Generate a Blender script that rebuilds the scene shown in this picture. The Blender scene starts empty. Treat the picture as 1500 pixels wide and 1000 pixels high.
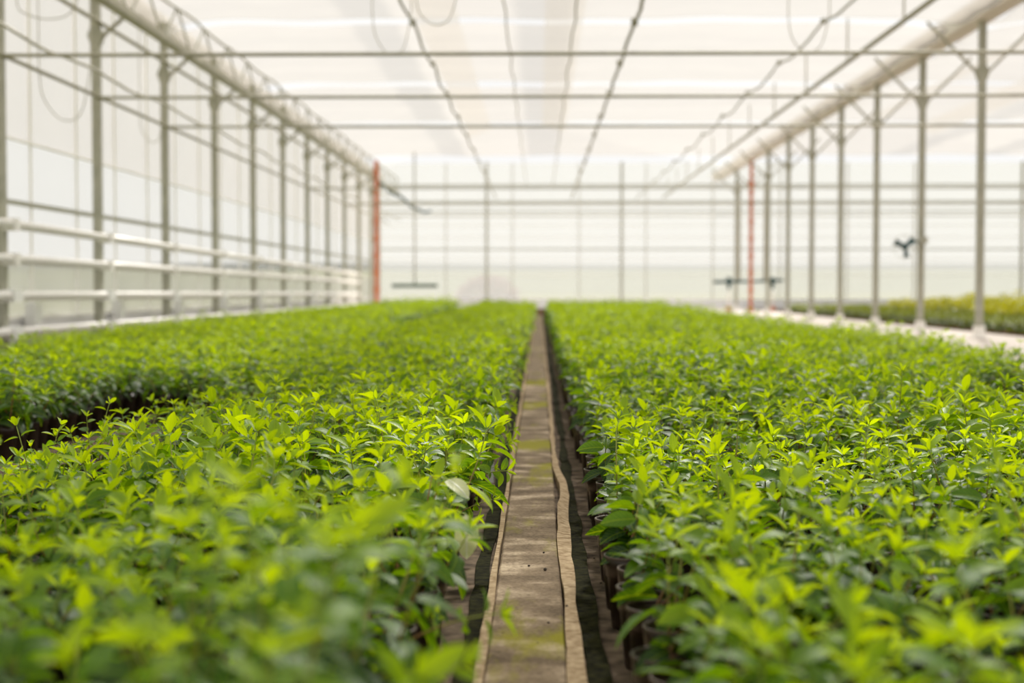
import bpy, math, random
import numpy as np
from mathutils import Vector, Matrix, Euler

R = random.Random(7)
C = bpy.context.scene.collection
scene = bpy.context.scene
rad = math.radians

# ------------------------------------------------------------------ camera, sky, sun, exposure
CAM_H, F_PX, HX, HY = 0.64, 2083.0, 790.0, 422.0
cam_data = bpy.data.cameras.new('camera')
cam = bpy.data.objects.new('camera', cam_data)
C.objects.link(cam)
cam_data.sensor_width = 36.0
cam_data.lens = 36.0 * F_PX / 1500.0
cam.location = (0, 0, CAM_H)
cam.rotation_euler = (rad(90) - math.atan(78.0 / F_PX), 0, math.atan(40.0 / F_PX))
cam_data.clip_start, cam_data.clip_end = 0.05, 5000
cam_data.dof.use_dof = True
cam_data.dof.focus_distance = 3.45
cam_data.dof.aperture_fstop = 2.6
scene.camera = cam

world = bpy.data.worlds.new('overcast_sky')
scene.world = world
world.use_nodes = True
wn = world.node_tree.nodes
wn['Background'].inputs[0].default_value = (1.0, 0.995, 0.985, 1)
wn['Background'].inputs[1].default_value = 0.98

sun_data = bpy.data.lights.new('sun', 'SUN')
sun_data.energy = 6.0
sun_data.angle = rad(4.5)
sun_data.color = (1.0, 0.955, 0.88)
sun = bpy.data.objects.new('sun', sun_data)
C.objects.link(sun)
sun.rotation_euler = Vector((-0.26, -1.06, -1.0)).to_track_quat('-Z', 'Y').to_euler()

vs = scene.view_settings
vs.view_transform = 'Standard'
vs.look = 'None'
vs.exposure = 0.0
vs.gamma = 1.0
vs.use_curve_mapping = False
scene.cycles.max_bounces = 10
scene.cycles.diffuse_bounces = 4
scene.cycles.transmission_bounces = 6
scene.cycles.transparent_max_bounces = 24
scene.cycles.use_denoising = True


def at(px, py, z):
    """The point at height z that the photograph shows at a pixel below the horizon."""
    d = (CAM_H - z) * F_PX / (py - HY)
    return ((px - HX) * d / F_PX, d)


def atd(px, py, d):
    return ((px - HX) * d / F_PX, d, CAM_H - (py - HY) * d / F_PX)


# ------------------------------------------------------------------ materials
def new_mat(name):
    m = bpy.data.materials.new(name)
    m.use_nodes = True
    nt = m.node_tree
    for n in list(nt.nodes):
        nt.nodes.remove(n)
    out = nt.nodes.new('ShaderNodeOutputMaterial')
    return m, nt, out


def N(nt, kind, **kw):
    n = nt.nodes.new(kind)
    for k, v in kw.items():
        if k.startswith('i_'):
            n.inputs[int(k[2:])].default_value = v
        else:
            setattr(n, k, v)
    return n


def ramp(nt, stops):
    r = nt.nodes.new('ShaderNodeValToRGB')
    e = r.color_ramp.elements
    while len(e) > 1:
        e.remove(e[-1])
    e[0].position, e[0].color = stops[0][0], (*stops[0][1], 1)
    for p, c in stops[1:]:
        x = e.new(p)
        x.color = (*c, 1)
    return r


def noise_mat(name, c1, c2, scale=8.0, rough=0.6, bump=0.0, metallic=0.0, detail=6.0, spec=0.4):
    m, nt, out = new_mat(name)
    tc = N(nt, 'ShaderNodeTexCoord')
    no = N(nt, 'ShaderNodeTexNoise')
    no.inputs['Scale'].default_value = scale
    no.inputs['Detail'].default_value = detail
    nt.links.new(tc.outputs['Object'], no.inputs['Vector'])
    rp = ramp(nt, [(0.3, c1), (0.7, c2)])
    nt.links.new(no.outputs['Fac'], rp.inputs['Fac'])
    p = N(nt, 'ShaderNodeBsdfPrincipled')
    p.inputs['Roughness'].default_value = rough
    p.inputs['Metallic'].default_value = metallic
    p.inputs['Specular IOR Level'].default_value = spec
    nt.links.new(rp.outputs['Color'], p.inputs['Base Color'])
    if bump:
        b = N(nt, 'ShaderNodeBump')
        b.inputs['Strength'].default_value = bump
        b.inputs['Distance'].default_value = 0.004
        nt.links.new(no.outputs['Fac'], b.inputs['Height'])
        nt.links.new(b.outputs['Normal'], p.inputs['Normal'])
    nt.links.new(p.outputs['BSDF'], out.inputs['Surface'])
    return m


def sheet_mat(name, col, clear, back=0.7, scale=3.0, vary=0.08):
    """Thin woven or whitewashed sheet: part open weave, part diffusing."""
    m, nt, out = new_mat(name)
    tc = N(nt, 'ShaderNodeTexCoord')
    no = N(nt, 'ShaderNodeTexNoise')
    no.inputs['Scale'].default_value = scale
    no.inputs['Detail'].default_value = 3
    nt.links.new(tc.outputs['Object'], no.inputs['Vector'])
    rp = ramp(nt, [(0.3, tuple(c * (1 - vary) for c in col)), (0.7, col)])
    nt.links.new(no.outputs['Fac'], rp.inputs['Fac'])
    tr = N(nt, 'ShaderNodeBsdfTranslucent')
    df = N(nt, 'ShaderNodeBsdfDiffuse')
    tp = N(nt, 'ShaderNodeBsdfTransparent')
    nt.links.new(rp.outputs['Color'], tr.inputs['Color'])
    nt.links.new(rp.outputs['Color'], df.inputs['Color'])
    m1 = N(nt, 'ShaderNodeMixShader')
    m1.inputs[0].default_value = back
    nt.links.new(df.outputs[0], m1.inputs[1])
    nt.links.new(tr.outputs[0], m1.inputs[2])
    m2 = N(nt, 'ShaderNodeMixShader')
    m2.inputs[0].default_value = clear
    nt.links.new(m1.outputs[0], m2.inputs[1])
    nt.links.new(tp.outputs[0], m2.inputs[2])
    nt.links.new(m2.outputs[0], out.inputs['Surface'])
    return m


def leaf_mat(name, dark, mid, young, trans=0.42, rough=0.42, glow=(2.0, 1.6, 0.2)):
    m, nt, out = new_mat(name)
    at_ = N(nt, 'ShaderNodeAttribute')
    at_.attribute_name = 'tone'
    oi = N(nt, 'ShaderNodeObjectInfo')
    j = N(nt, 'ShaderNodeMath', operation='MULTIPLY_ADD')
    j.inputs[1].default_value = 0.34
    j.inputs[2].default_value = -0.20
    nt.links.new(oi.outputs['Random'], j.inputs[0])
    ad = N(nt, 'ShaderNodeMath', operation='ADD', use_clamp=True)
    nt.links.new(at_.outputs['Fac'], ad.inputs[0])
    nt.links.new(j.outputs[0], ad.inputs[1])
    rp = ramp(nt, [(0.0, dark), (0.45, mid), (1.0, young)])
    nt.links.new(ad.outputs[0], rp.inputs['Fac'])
    # veins from the leaf's own coordinates: u across (0.5 = midrib), v along
    uv = N(nt, 'ShaderNodeUVMap')
    sx = N(nt, 'ShaderNodeSeparateXYZ')
    nt.links.new(uv.outputs['UV'], sx.inputs[0])
    u0 = N(nt, 'ShaderNodeMath', operation='SUBTRACT')
    u0.inputs[1].default_value = 0.5
    nt.links.new(sx.outputs['X'], u0.inputs[0])
    ua = N(nt, 'ShaderNodeMath', operation='ABSOLUTE')
    nt.links.new(u0.outputs[0], ua.inputs[0])
    rib = N(nt, 'ShaderNodeMapRange')
    rib.inputs[1].default_value, rib.inputs[2].default_value = 0.02, 0.055
    rib.inputs[3].default_value, rib.inputs[4].default_value = 1.0, 0.0
    nt.links.new(ua.outputs[0], rib.inputs[0])
    v1 = N(nt, 'ShaderNodeMath', operation='MULTIPLY_ADD')      # v - 0.7 |u|
    v1.inputs[1].default_value = -0.55
    nt.links.new(ua.outputs[0], v1.inputs[0])
    nt.links.new(sx.outputs['Y'], v1.inputs[2])
    v2 = N(nt, 'ShaderNodeMath', operation='MULTIPLY')
    v2.inputs[1].default_value = 44.0
    nt.links.new(v1.outputs[0], v2.inputs[0])
    v3 = N(nt, 'ShaderNodeMath', operation='SINE')
    nt.links.new(v2.outputs[0], v3.inputs[0])
    v4 = N(nt, 'ShaderNodeMapRange')
    v4.inputs[1].default_value, v4.inputs[2].default_value = 0.75, 1.0
    v4.inputs[3].default_value, v4.inputs[4].default_value = 0.0, 0.45
    nt.links.new(v3.outputs[0], v4.inputs[0])
    vm = N(nt, 'ShaderNodeMath', operation='MAXIMUM')
    nt.links.new(rib.outputs[0], vm.inputs[0])
    nt.links.new(v4.outputs[0], vm.inputs[1])
    vf = N(nt, 'ShaderNodeMath', operation='MULTIPLY')
    vf.inputs[1].default_value = 0.4
    nt.links.new(vm.outputs[0], vf.inputs[0])
    mx = N(nt, 'ShaderNodeMix', data_type='RGBA')
    nt.links.new(vf.outputs[0], mx.inputs[0])
    nt.links.new(rp.outputs['Color'], mx.inputs[6])
    mx.inputs[7].default_value = (young[0] * 1.1, young[1] * 1.05, young[2] * 2.0, 1)
    bp = N(nt, 'ShaderNodeBump')
    bp.inputs['Strength'].default_value = 0.35
    bp.inputs['Distance'].default_value = 0.0015
    bp.invert = True
    nt.links.new(vm.outputs[0], bp.inputs['Height'])
    p = N(nt, 'ShaderNodeBsdfPrincipled')
    p.inputs['Roughness'].default_value = rough
    p.inputs['Specular IOR Level'].default_value = 0.40
    nt.links.new(mx.outputs[2], p.inputs['Base Color'])
    nt.links.new(bp.outputs['Normal'], p.inputs['Normal'])
    t = N(nt, 'ShaderNodeBsdfTranslucent')
    tm = N(nt, 'ShaderNodeMix', data_type='RGBA', blend_type='MULTIPLY')
    tm.inputs[0].default_value = 1.0
    nt.links.new(mx.outputs[2], tm.inputs[6])
    tm.inputs[7].default_value = (*glow, 1)
    nt.links.new(tm.outputs[2], t.inputs['Color'])
    ms = N(nt, 'ShaderNodeMixShader')
    ms.inputs[0].default_value = trans
    nt.links.new(p.outputs[0], ms.inputs[1])
    nt.links.new(t.outputs[0], ms.inputs[2])
    nt.links.new(ms.outputs[0], out.inputs['Surface'])
    return m


def stem_mat():
    m, nt, out = new_mat('stem')
    a = N(nt, 'ShaderNodeAttribute')
    a.attribute_name = 'tone'
    rp = ramp(nt, [(0.0, (0.14, 0.055, 0.022)), (0.4, (0.24, 0.12, 0.03)), (0.65, (0.30, 0.27, 0.05)), (1.0, (0.30, 0.40, 0.05))])
    nt.links.new(a.outputs['Fac'], rp.inputs['Fac'])
    p = N(nt, 'ShaderNodeBsdfPrincipled')
    p.inputs['Roughness'].default_value = 0.5
    nt.links.new(rp.outputs['Color'], p.inputs['Base Color'])
    nt.links.new(p.outputs[0], out.inputs['Surface'])
    return m


def path_mat():
    """Worn concrete strip: grain, long scuffs across, green moss patches, dark specks."""
    m, nt, out = new_mat('path_concrete')
    g = N(nt, 'ShaderNodeNewGeometry')
    n1 = N(nt, 'ShaderNodeTexNoise')
    n1.inputs['Scale'].default_value = 140
    n1.inputs['Detail'].default_value = 8
    nt.links.new(g.outputs['Position'], n1.inputs['Vector'])
    mp = N(nt, 'ShaderNodeMapping')
    mp.inputs['Scale'].default_value = (7, 10, 1)
    nt.links.new(g.outputs['Position'], mp.inputs['Vector'])
    n2 = N(nt, 'ShaderNodeTexNoise')
    n2.inputs['Scale'].default_value = 1.0
    n2.inputs['Detail'].default_value = 5
    nt.links.new(mp.outputs[0], n2.inputs['Vector'])
    c1 = ramp(nt, [(0.28, (0.11, 0.08, 0.05)), (0.52, (0.225, 0.168, 0.11)), (0.70, (0.52, 0.42, 0.30))])
    nt.links.new(n2.outputs['Fac'], c1.inputs['Fac'])
    gr = ramp(nt, [(0.3, (0.62, 0.60, 0.58)), (0.65, (1.1, 1.1, 1.1))])
    nt.links.new(n1.outputs['Fac'], gr.inputs['Fac'])
    mu = N(nt, 'ShaderNodeMix', data_type='RGBA', blend_type='MULTIPLY')
    mu.inputs[0].default_value = 1
    nt.links.new(c1.outputs['Color'], mu.inputs[6])
    nt.links.new(gr.outputs['Color'], mu.inputs[7])
    mp2 = N(nt, 'ShaderNodeMapping')
    mp2.inputs['Scale'].default_value = (5, 1.5, 1)
    mp2.inputs['Location'].default_value = (0.3, 0.15, 0)
    nt.links.new(g.outputs['Position'], mp2.inputs['Vector'])
    n3 = N(nt, 'ShaderNodeTexNoise')
    n3.inputs['Scale'].default_value = 1.1
    n3.inputs['Detail'].default_value = 7
    n3.inputs['Roughness'].default_value = 0.65
    nt.links.new(mp2.outputs[0], n3.inputs['Vector'])
    sp = N(nt, 'ShaderNodeSeparateXYZ')
    nt.links.new(g.outputs['Position'], sp.inputs[0])
    acc = n3.outputs['Fac']
    for yb, w, k_ in ((5.65, .28, .26), (4.95, .30, .12), (2.50, .22, .22), (7.6, .4, .2), (9.4, .5, .2)):
        d1 = N(nt, 'ShaderNodeMath', operation='SUBTRACT')
        d1.inputs[1].default_value = yb
        nt.links.new(sp.outputs['Y'], d1.inputs[0])
        d2 = N(nt, 'ShaderNodeMath', operation='ABSOLUTE')
        nt.links.new(d1.outputs[0], d2.inputs[0])
        d3 = N(nt, 'ShaderNodeMapRange')
        d3.inputs[1].default_value, d3.inputs[2].default_value = 0.0, w
        d3.inputs[3].default_value, d3.inputs[4].default_value = k_, 0.0
        nt.links.new(d2.outputs[0], d3.inputs[0])
        d4 = N(nt, 'ShaderNodeMath', operation='ADD')
        nt.links.new(acc, d4.inputs[0])
        nt.links.new(d3.outputs[0], d4.inputs[1])
        acc = d4.outputs[0]
    mr = N(nt, 'ShaderNodeMapRange')
    mr.inputs[1].default_value, mr.inputs[2].default_value = 0.55, 0.70
    mr.inputs[4].default_value = 0.85
    nt.links.new(acc, mr.inputs[0])
    mm = N(nt, 'ShaderNodeMix', data_type='RGBA')
    nt.links.new(mr.outputs[0], mm.inputs[0])
    nt.links.new(mu.outputs[2], mm.inputs[6])
    mm.inputs[7].default_value = (0.23, 0.215, 0.008, 1)
    vo = N(nt, 'ShaderNodeTexVoronoi')
    vo.inputs['Scale'].default_value = 26
    nt.links.new(g.outputs['Position'], vo.inputs['Vector'])
    vr = N(nt, 'ShaderNodeMapRange')
    vr.inputs[1].default_value, vr.inputs[2].default_value = 0.07, 0.10
    vr.inputs[3].default_value, vr.inputs[4].default_value = 0.8, 0.0
    nt.links.new(vo.outputs['Distance'], vr.inputs[0])
    md = N(nt, 'ShaderNodeMix', data_type='RGBA')
    nt.links.new(vr.outputs[0], md.inputs[0])
    nt.links.new(mm.outputs[2], md.inputs[6])
    md.inputs[7].default_value = (0.05, 0.035, 0.022, 1)
    b = N(nt, 'ShaderNodeBump')
    b.inputs['Strength'].default_value = 0.5
    b.inputs['Distance'].default_value = 0.002
    nt.links.new(n1.outputs['Fac'], b.inputs['Height'])
    p = N(nt, 'ShaderNodeBsdfPrincipled')
    p.inputs['Roughness'].default_value = 0.85
    p.inputs['Specular IOR Level'].default_value = 0.06
    nt.links.new(md.outputs[2], p.inputs['Base Color'])
    nt.links.new(b.outputs['Normal'], p.inputs['Normal'])
    nt.links.new(p.outputs[0], out.inputs['Surface'])
    return m


def field_mat():
    m, nt, out = new_mat('field')
    g = N(nt, 'ShaderNodeNewGeometry')
    mp = N(nt, 'ShaderNodeMapping')
    mp.inputs['Scale'].default_value = (0.012, 0.035, 1)
    nt.links.new(g.outputs['Position'], mp.inputs['Vector'])
    n = N(nt, 'ShaderNodeTexNoise')
    n.inputs['Scale'].default_value = 1
    n.inputs['Detail'].default_value = 6
    nt.links.new(mp.outputs[0], n.inputs['Vector'])
    rp = ramp(nt, [(0.3, (0.20, 0.21, 0.10)), (0.5, (0.26, 0.27, 0.11)), (0.65, (0.28, 0.24, 0.15))])
    nt.links.new(n.outputs['Fac'], rp.inputs['Fac'])
    p = N(nt, 'ShaderNodeBsdfDiffuse')
    nt.links.new(rp.outputs['Color'], p.inputs['Color'])
    nt.links.new(p.outputs[0], out.inputs['Surface'])
    return m


M = {
    'steel': noise_mat('galvanised_steel', (0.36, 0.355, 0.28), (0.48, 0.47, 0.385), 9, 0.5, metallic=0.15),
    'steel_dark': noise_mat('weathered_steel', (0.36, 0.34, 0.26), (0.47, 0.45, 0.35), 9, 0.55, metallic=0.15),
    'wire': noise_mat('wire', (0.48, 0.46, 0.38), (0.60, 0.58, 0.50), 9, 0.6),
    'white_pipe': noise_mat('white_paint', (0.93, 0.90, 0.85), (0.97, 0.95, 0.91), 5, 0.35),
    'white_clamp': noise_mat('white_plastic', (0.90, 0.90, 0.89), (0.97, 0.97, 0.96), 5, 0.3),
    'gutter': noise_mat('painted_gutter', (0.90, 0.85, 0.78), (0.95, 0.91, 0.85), 2, 0.5),
    'red': noise_mat('orange_red_paint', (0.50, 0.125, 0.04), (0.66, 0.20, 0.07), 6, 0.5),
    'teal': noise_mat('dark_teal_metal', (0.012, 0.05, 0.05), (0.03, 0.09, 0.085), 20, 0.45),
    'green_metal': noise_mat('green_metal', (0.06, 0.12, 0.08), (0.10, 0.17, 0.12), 8, 0.5),
    'cloth': sheet_mat('screen_cloth', (0.52, 0.48, 0.43), 0.44, 0.80, 2.0, 0.05),
    'side_cloth': sheet_mat('side_screen', (0.97, 0.88, 0.80), 0.74, 0.75, 1.5, 0.04),
    'glazing': sheet_mat('frosted_glazing', (0.98, 0.95, 0.92), 0.80, 0.80, 0.8, 0.04),
    'low_glazing': sheet_mat('low_glazing', (0.90, 0.89, 0.87), 0.42, 0.70, 0.8, 0.05),
    'end_glazing': sheet_mat('end_glazing', (0.58, 0.585, 0.59), 0.54, 0.85, 0.5, 0.03),
    'roof_glass': sheet_mat('roof_glass', (0.93, 0.95, 0.94), 0.86, 0.7, 1.0, 0.05),
    'roof_vent': sheet_mat('roof_vent_sheet', (0.66, 0.61, 0.53), 0.52, 0.5, 1.0, 0.05),
    'plinth': noise_mat('white_plinth', (0.84, 0.84, 0.84), (0.93, 0.93, 0.93), 2, 0.6),
    'path': path_mat(),
    'edging': noise_mat('frayed_pale_edging', (0.22, 0.15, 0.08), (0.48, 0.37, 0.24), 60, 0.9, 0.6, spec=0.05),
    'gully': noise_mat('mossy_gully', (0.006, 0.006, 0.003), (0.030, 0.030, 0.009), 60, 0.9, 0.8, spec=0.03),
    'mat': noise_mat('dusty_ground_cover', (0.030, 0.023, 0.016), (0.20, 0.15, 0.105), 17, 0.9, 0.7, spec=0.04),
    'aisle': noise_mat('pale_concrete', (0.54, 0.475, 0.42), (0.66, 0.59, 0.525), 3, 0.7, 0.2),
    'pot': noise_mat('dark_pot_plastic', (0.022, 0.013, 0.009), (0.045, 0.026, 0.018), 30, 0.33, 0.0),
    'pot_rim': noise_mat('pale_pot_rim', (0.06, 0.04, 0.03), (0.12, 0.085, 0.065), 30, 0.4),  # rim in a paler brown than the pot body
    'soil': noise_mat('bark_soil', (0.05, 0.018, 0.008), (0.22, 0.085, 0.03), 130, 0.85, 1.0),
    'clod': noise_mat('dark_clod', (0.022, 0.014, 0.009), (0.06, 0.04, 0.026), 90, 0.9, 1.0),
    'timber': noise_mat('brown_board', (0.20, 0.10, 0.05), (0.34, 0.19, 0.10), 14, 0.7),
    'stem': stem_mat(),
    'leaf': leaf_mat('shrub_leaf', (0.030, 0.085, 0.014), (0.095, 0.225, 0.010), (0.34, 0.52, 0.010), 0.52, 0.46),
    'tall_leaf': leaf_mat('tall_plant_leaf', (0.045, 0.10, 0.02), (0.18, 0.26, 0.02), (0.46, 0.50, 0.02)),
    'pale_leaf': leaf_mat('pale_leaf', (0.50, 0.55, 0.24), (0.62, 0.66, 0.34), (0.70, 0.72, 0.44), 0.3, glow=(1.1, 1.1, 0.85)),
    'pink_leaf': leaf_mat('reddish_leaf', (0.34, 0.12, 0.12), (0.44, 0.20, 0.19), (0.52, 0.28, 0.26), 0.2, 0.7, (1.0, 0.9, 0.9)),
    'field': field_mat(),
    'hill_near': noise_mat('hill_grass', (0.21, 0.23, 0.16), (0.26, 0.27, 0.18), 0.02, 1.0, spec=0.0),
    'hill_far': noise_mat('hill_woods', (0.08, 0.09, 0.10), (0.12, 0.13, 0.14), 0.008, 1.0, spec=0.0),
    'tag': noise_mat('plant_tag_plastic', (0.80, 0.80, 0.80), (0.92, 0.92, 0.92), 20, 0.35),
}


# ------------------------------------------------------------------ mesh helpers
class MB:
    def __init__(self):
        self.v, self.f = [], []

    def add(self, v, f):
        o = len(self.v)
        self.v += [tuple(p) for p in v]
        self.f += [tuple(i + o for i in q) for q in f]
        return self

    def box(self, x0, y0, z0, x1, y1, z1):
        v = [(x0, y0, z0), (x1, y0, z0), (x1, y1, z0), (x0, y1, z0), (x0, y0, z1), (x1, y0, z1), (x1, y1, z1), (x0, y1, z1)]
        return self.add(v, [(0, 3, 2, 1), (4, 5, 6, 7), (0, 1, 5, 4), (1, 2, 6, 5), (2, 3, 7, 6), (3, 0, 4, 7)])

    def tube(self, pts, r, n=8, cap=True):
        pts = [Vector(p) for p in pts]
        rs = r if isinstance(r, (list, tuple)) else [r] * len(pts)
        o = len(self.v)
        up = Vector((0, 0, 1))
        for i, p in enumerate(pts):
            d = (pts[min(i + 1, len(pts) - 1)] - pts[max(i - 1, 0)]).normalized()
            a = d.cross(up if abs(d.z) < 0.9 else Vector((0, 1, 0))).normalized()
            b = a.cross(d)
            for k in range(n):
                t = 2 * math.pi * k / n
                self.v.append(tuple(p + (a * math.cos(t) + b * math.sin(t)) * rs[i]))
        for i in range(len(pts) - 1):
            for k in range(n):
                k2 = (k + 1) % n
                self.f.append((o + i * n + k, o + i * n + k2, o + (i + 1) * n + k2, o + (i + 1) * n + k))
        if cap:
            self.f.append(tuple(o + k for k in range(n))[::-1])
            self.f.append(tuple(o + (len(pts) - 1) * n + k for k in range(n)))
        return self

    def bar(self, p, q, w, h=None):
        """A square-section bar from p to q."""
        p, q = Vector(p), Vector(q)
        h = h or w
        d = (q - p).normalized()
        a = d.cross(Vector((0, 0, 1)) if abs(d.z) < 0.95 else Vector((0, 1, 0))).normalized() * w / 2
        b = a.cross(d).normalized() * h / 2
        v = [p - a - b, p + a - b, p + a + b, p - a + b, q - a - b, q + a - b, q + a + b, q - a + b]
        return self.add(v, [(0, 3, 2, 1), (4, 5, 6, 7), (0, 1, 5, 4), (1, 2, 6, 5), (2, 3, 7, 6), (3, 0, 4, 7)])

    def lathe(self, prof, n=16, cx=0, cy=0):
        o = len(self.v)
        for r, z in prof:
            for k in range(n):
                t = 2 * math.pi * k / n
                self.v.append((cx + r * math.cos(t), cy + r * math.sin(t), z))
        for i in range(len(prof) - 1):
            for k in range(n):
                k2 = (k + 1) % n
                self.f.append((o + i * n + k, o + i * n + k2, o + (i + 1) * n + k2, o + (i + 1) * n + k))
        return self

    def mesh(self, name, mat, smooth=False):
        me = bpy.data.meshes.new(name)
        me.from_pydata(self.v, [], self.f)
        me.materials.append(mat)
        if smooth:
            me.polygons.foreach_set('use_smooth', [True] * len(me.polygons))
        me.update()
        return me

    def build(self, name, mat, parent=None, smooth=False, loc=None):
        return obj(name, self.mesh(name, mat, smooth), parent, loc)


def obj(name, me, parent=None, loc=None):
    o = bpy.data.objects.new(name, me)
    C.objects.link(o)
    if parent is not None:
        o.parent = parent
    if loc is not None:
        o.location = loc
    return o


def empty(name, loc=(0, 0, 0), rz=0.0):
    o = bpy.data.objects.new(name, None)
    o.empty_display_size = 0.1
    C.objects.link(o)
    o.location = loc
    o.rotation_euler = (0, 0, rz)
    return o


def tag(o, label=None, cat=None, group=None, kind=None):
    if label:
        o['label'] = label
    if cat:
        o['category'] = cat
    if group:
        o['group'] = group
    if kind:
        o['kind'] = kind
    return o


ORD = ['first', 'second', 'third', 'fourth', 'fifth', 'sixth', 'seventh', 'eighth', 'ninth', 'tenth', 'eleventh', 'twelfth',
       'thirteenth', 'fourteenth', 'fifteenth', 'sixteenth', 'seventeenth', 'eighteenth', 'nineteenth', 'twentieth']

XL, XR, BAY, END = -4.8, 5.6, 2.8, 45.0       # post rows, frame spacing, end wall
Y_LAST = 38.0                                  # far edge of the screen cloth
FRAMES = [12.62 + BAY * k for k in range(-4, 12)]

# ------------------------------------------------------------------ the land outside
b = MB()
b.add([(-900, -60, -0.08), (900, -60, -0.08), (900, 900, -0.08), (-900, 900, -0.08)], [(0, 1, 2, 3)])
tag(b.build('field', M['field']), 'flat yellow green field outside beyond the end wall', 'field', kind='structure')


def ridge(name, y, base, prof, depth, mat, label):
    mb = MB()
    n = len(prof)
    v = []
    for i, (x, z) in enumerate(prof):
        v += [(x, y, base), (x, y + depth * 0.5, z), (x, y + depth, base)]
    f = []
    for i in range(n - 1):
        a = i * 3
        f += [(a, a + 3, a + 4, a + 1), (a + 1, a + 4, a + 5, a + 2)]
    mb.add(v, f)
    tag(mb.build(name, mat, smooth=True), label, 'hill', kind='structure')


def prof(x0, x1, n, h, amp, seed):
    r = random.Random(seed)
    ph = [r.uniform(0, 6.28) for _ in range(4)]
    out = []
    for i in range(n):
        t = i / (n - 1)
        out.append((x0 + (x1 - x0) * t, h + amp * (math.sin(5 * t + ph[0]) + 0.5 * math.sin(13 * t + ph[1]) + 0.25 * math.sin(31 * t + ph[2]))))
    return out


ridge('hill', 190, -1, prof(-420, 420, 50, 2.6, 0.35, 1), 160, M['hill_near'], 'low grassy rise just beyond the flat field')
ridge('hill', 500, -1, prof(-900, 900, 60, 9.5, 1.2, 4), 300, M['hill_near'], 'pale green hillside behind the grassy rise')
ridge('hill', 1200, -1, prof(-2000, 2000, 70, 27.0, 3.4, 9), 500, M['hill_far'], 'grey wooded ridge along the skyline')

# ------------------------------------------------------------------ floor, path and ground strips
b = MB()
b.add([(XL - 0.2, -6, 0), (2.9, -6, 0), (2.9, END, 0), (XL - 0.2, END, 0)], [(0, 1, 2, 3)])
tag(b.build('floor', M['mat']), 'dusty black ground cover fabric under the plant beds', 'floor', kind='structure')
b = MB()
b.box(2.9, -6, -0.05, 6.35, END, 0.004)
tag(b.build('aisle_floor', M['aisle']), 'pale concrete aisle between right bed and steel posts', 'floor', kind='structure')
b = MB()
b.add([(6.35, -6, 0.0), (16.1, -6, 0.0), (16.1, END, 0), (6.35, END, 0)], [(0, 1, 2, 3)])
tag(b.build('side_floor', M['mat']), 'dark ground under the bed in the next bay', 'floor', kind='structure')
b = MB()
b.box(XL - 0.2, 33.8, -0.02, 2.9, END, 0.006)
tag(b.build('end_floor', M['aisle']), 'pale concrete strip along the far end wall', 'floor', kind='structure')

# the narrow path: slabs with open joints
path = empty('path')
tag(path, 'narrow worn concrete path between the two plant beds', 'path', kind='structure')
y = -0.7
k = 0
rp = random.Random(3)
while y < 33.7:
    ln = (2.8 if k == 0 else 3.6) + rp.uniform(-0.05, 0.05)
    y1 = min(y + ln, 33.75)
    s = MB()
    zt = 0.018 + rp.uniform(-0.0015, 0.0015)
    x0, x1, e = -0.089, 0.046, 0.004
    v = [(x0, y + .003, 0.0), (x1, y + .003, 0.0), (x1, y1 - .003, 0.0), (x0, y1 - .003, 0.0),
         (x0, y + .003, zt - e), (x1, y + .003, zt - e), (x1, y1 - .003, zt - e), (x0, y1 - .003, zt - e),
         (x0 + e, y + .003 + e, zt), (x1 - e, y + .003 + e, zt), (x1 - e, y1 - .003 - e, zt), (x0 + e, y1 - .003 - e, zt)]
    s.add(v, [(0, 1, 5, 4), (1, 2, 6, 5), (2, 3, 7, 6), (3, 0, 4, 7), (4, 5, 9, 8), (5, 6, 10, 9), (6, 7, 11, 10), (7, 4, 8, 11), (8, 9, 10, 11)])
    s.build('slab', M['path'], path)
    y = y1
    k += 1


def strip(name, xa, xb, z, mat, label, y0=-0.7, y1=33.75, step=0.12, seed=1, wob=0.002, curl=0.0, thick=0.02, peel=False):
    """A long ragged edging with its own thickness; xa, xb: its left and right sides."""
    r = random.Random(seed)
    v, f = [], []
    n = int((y1 - y0) / step) + 1
    wl = wr = 0
    for i in range(n):
        yy = y0 + (y1 - y0) * i / (n - 1)
        wl = wl * 0.6 + r.uniform(-wob, wob)
        wr = wr * 0.6 + r.uniform(-wob, wob)
        a, c = xa + wl, xb + wr
        zl = z + curl * (0.5 + 0.5 * math.sin(yy * 1.7 + seed))
        zr = z
        if peel:                                           # the edging pulls away from the slabs for a stretch
            t = math.exp(-((yy - 4.35) / 0.34) ** 2)
            a += 0.020 * t
            c += 0.010 * t
            zl += 0.012 * math.exp(-((yy - 3.9) / 0.4) ** 2)
            far = max(0.0, min(1.0, (yy - 4.4) / 1.0))
            c -= 0.014 * far
            a -= 0.001 * far
        v += [(a, yy, 0.0), (a, yy, zl), (c, yy, zr), (c, yy, 0.0)]
    for i in range(n - 1):
        o = i * 4
        for q in range(3):
            f.append((o + q, o + q + 1, o + 5 + q, o + 4 + q))
    mb = MB()
    mb.add(v, f)
    return tag(mb.build(name, mat), label, 'edging', kind='structure')


strip('trim_1', -0.105, -0.091, 0.024, M['edging'], 'thin pale frayed edging on the left of the path', seed=2, wob=0.0022)
strip('trim_2', 0.048, 0.076, 0.024, M['edging'], 'wider pale edging on the right of the path, peeling away in the middle', seed=5, wob=0.003, peel=True)
strip('trim_3', 0.079, 0.112, 0.007, M['gully'], 'dark mossy strip beside the right path edging', seed=8, wob=0.005)
strip('trim_4', -0.140, -0.108, 0.006, M['gully'], 'dark mossy strip beside the left path edging', seed=11, wob=0.005)

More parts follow.
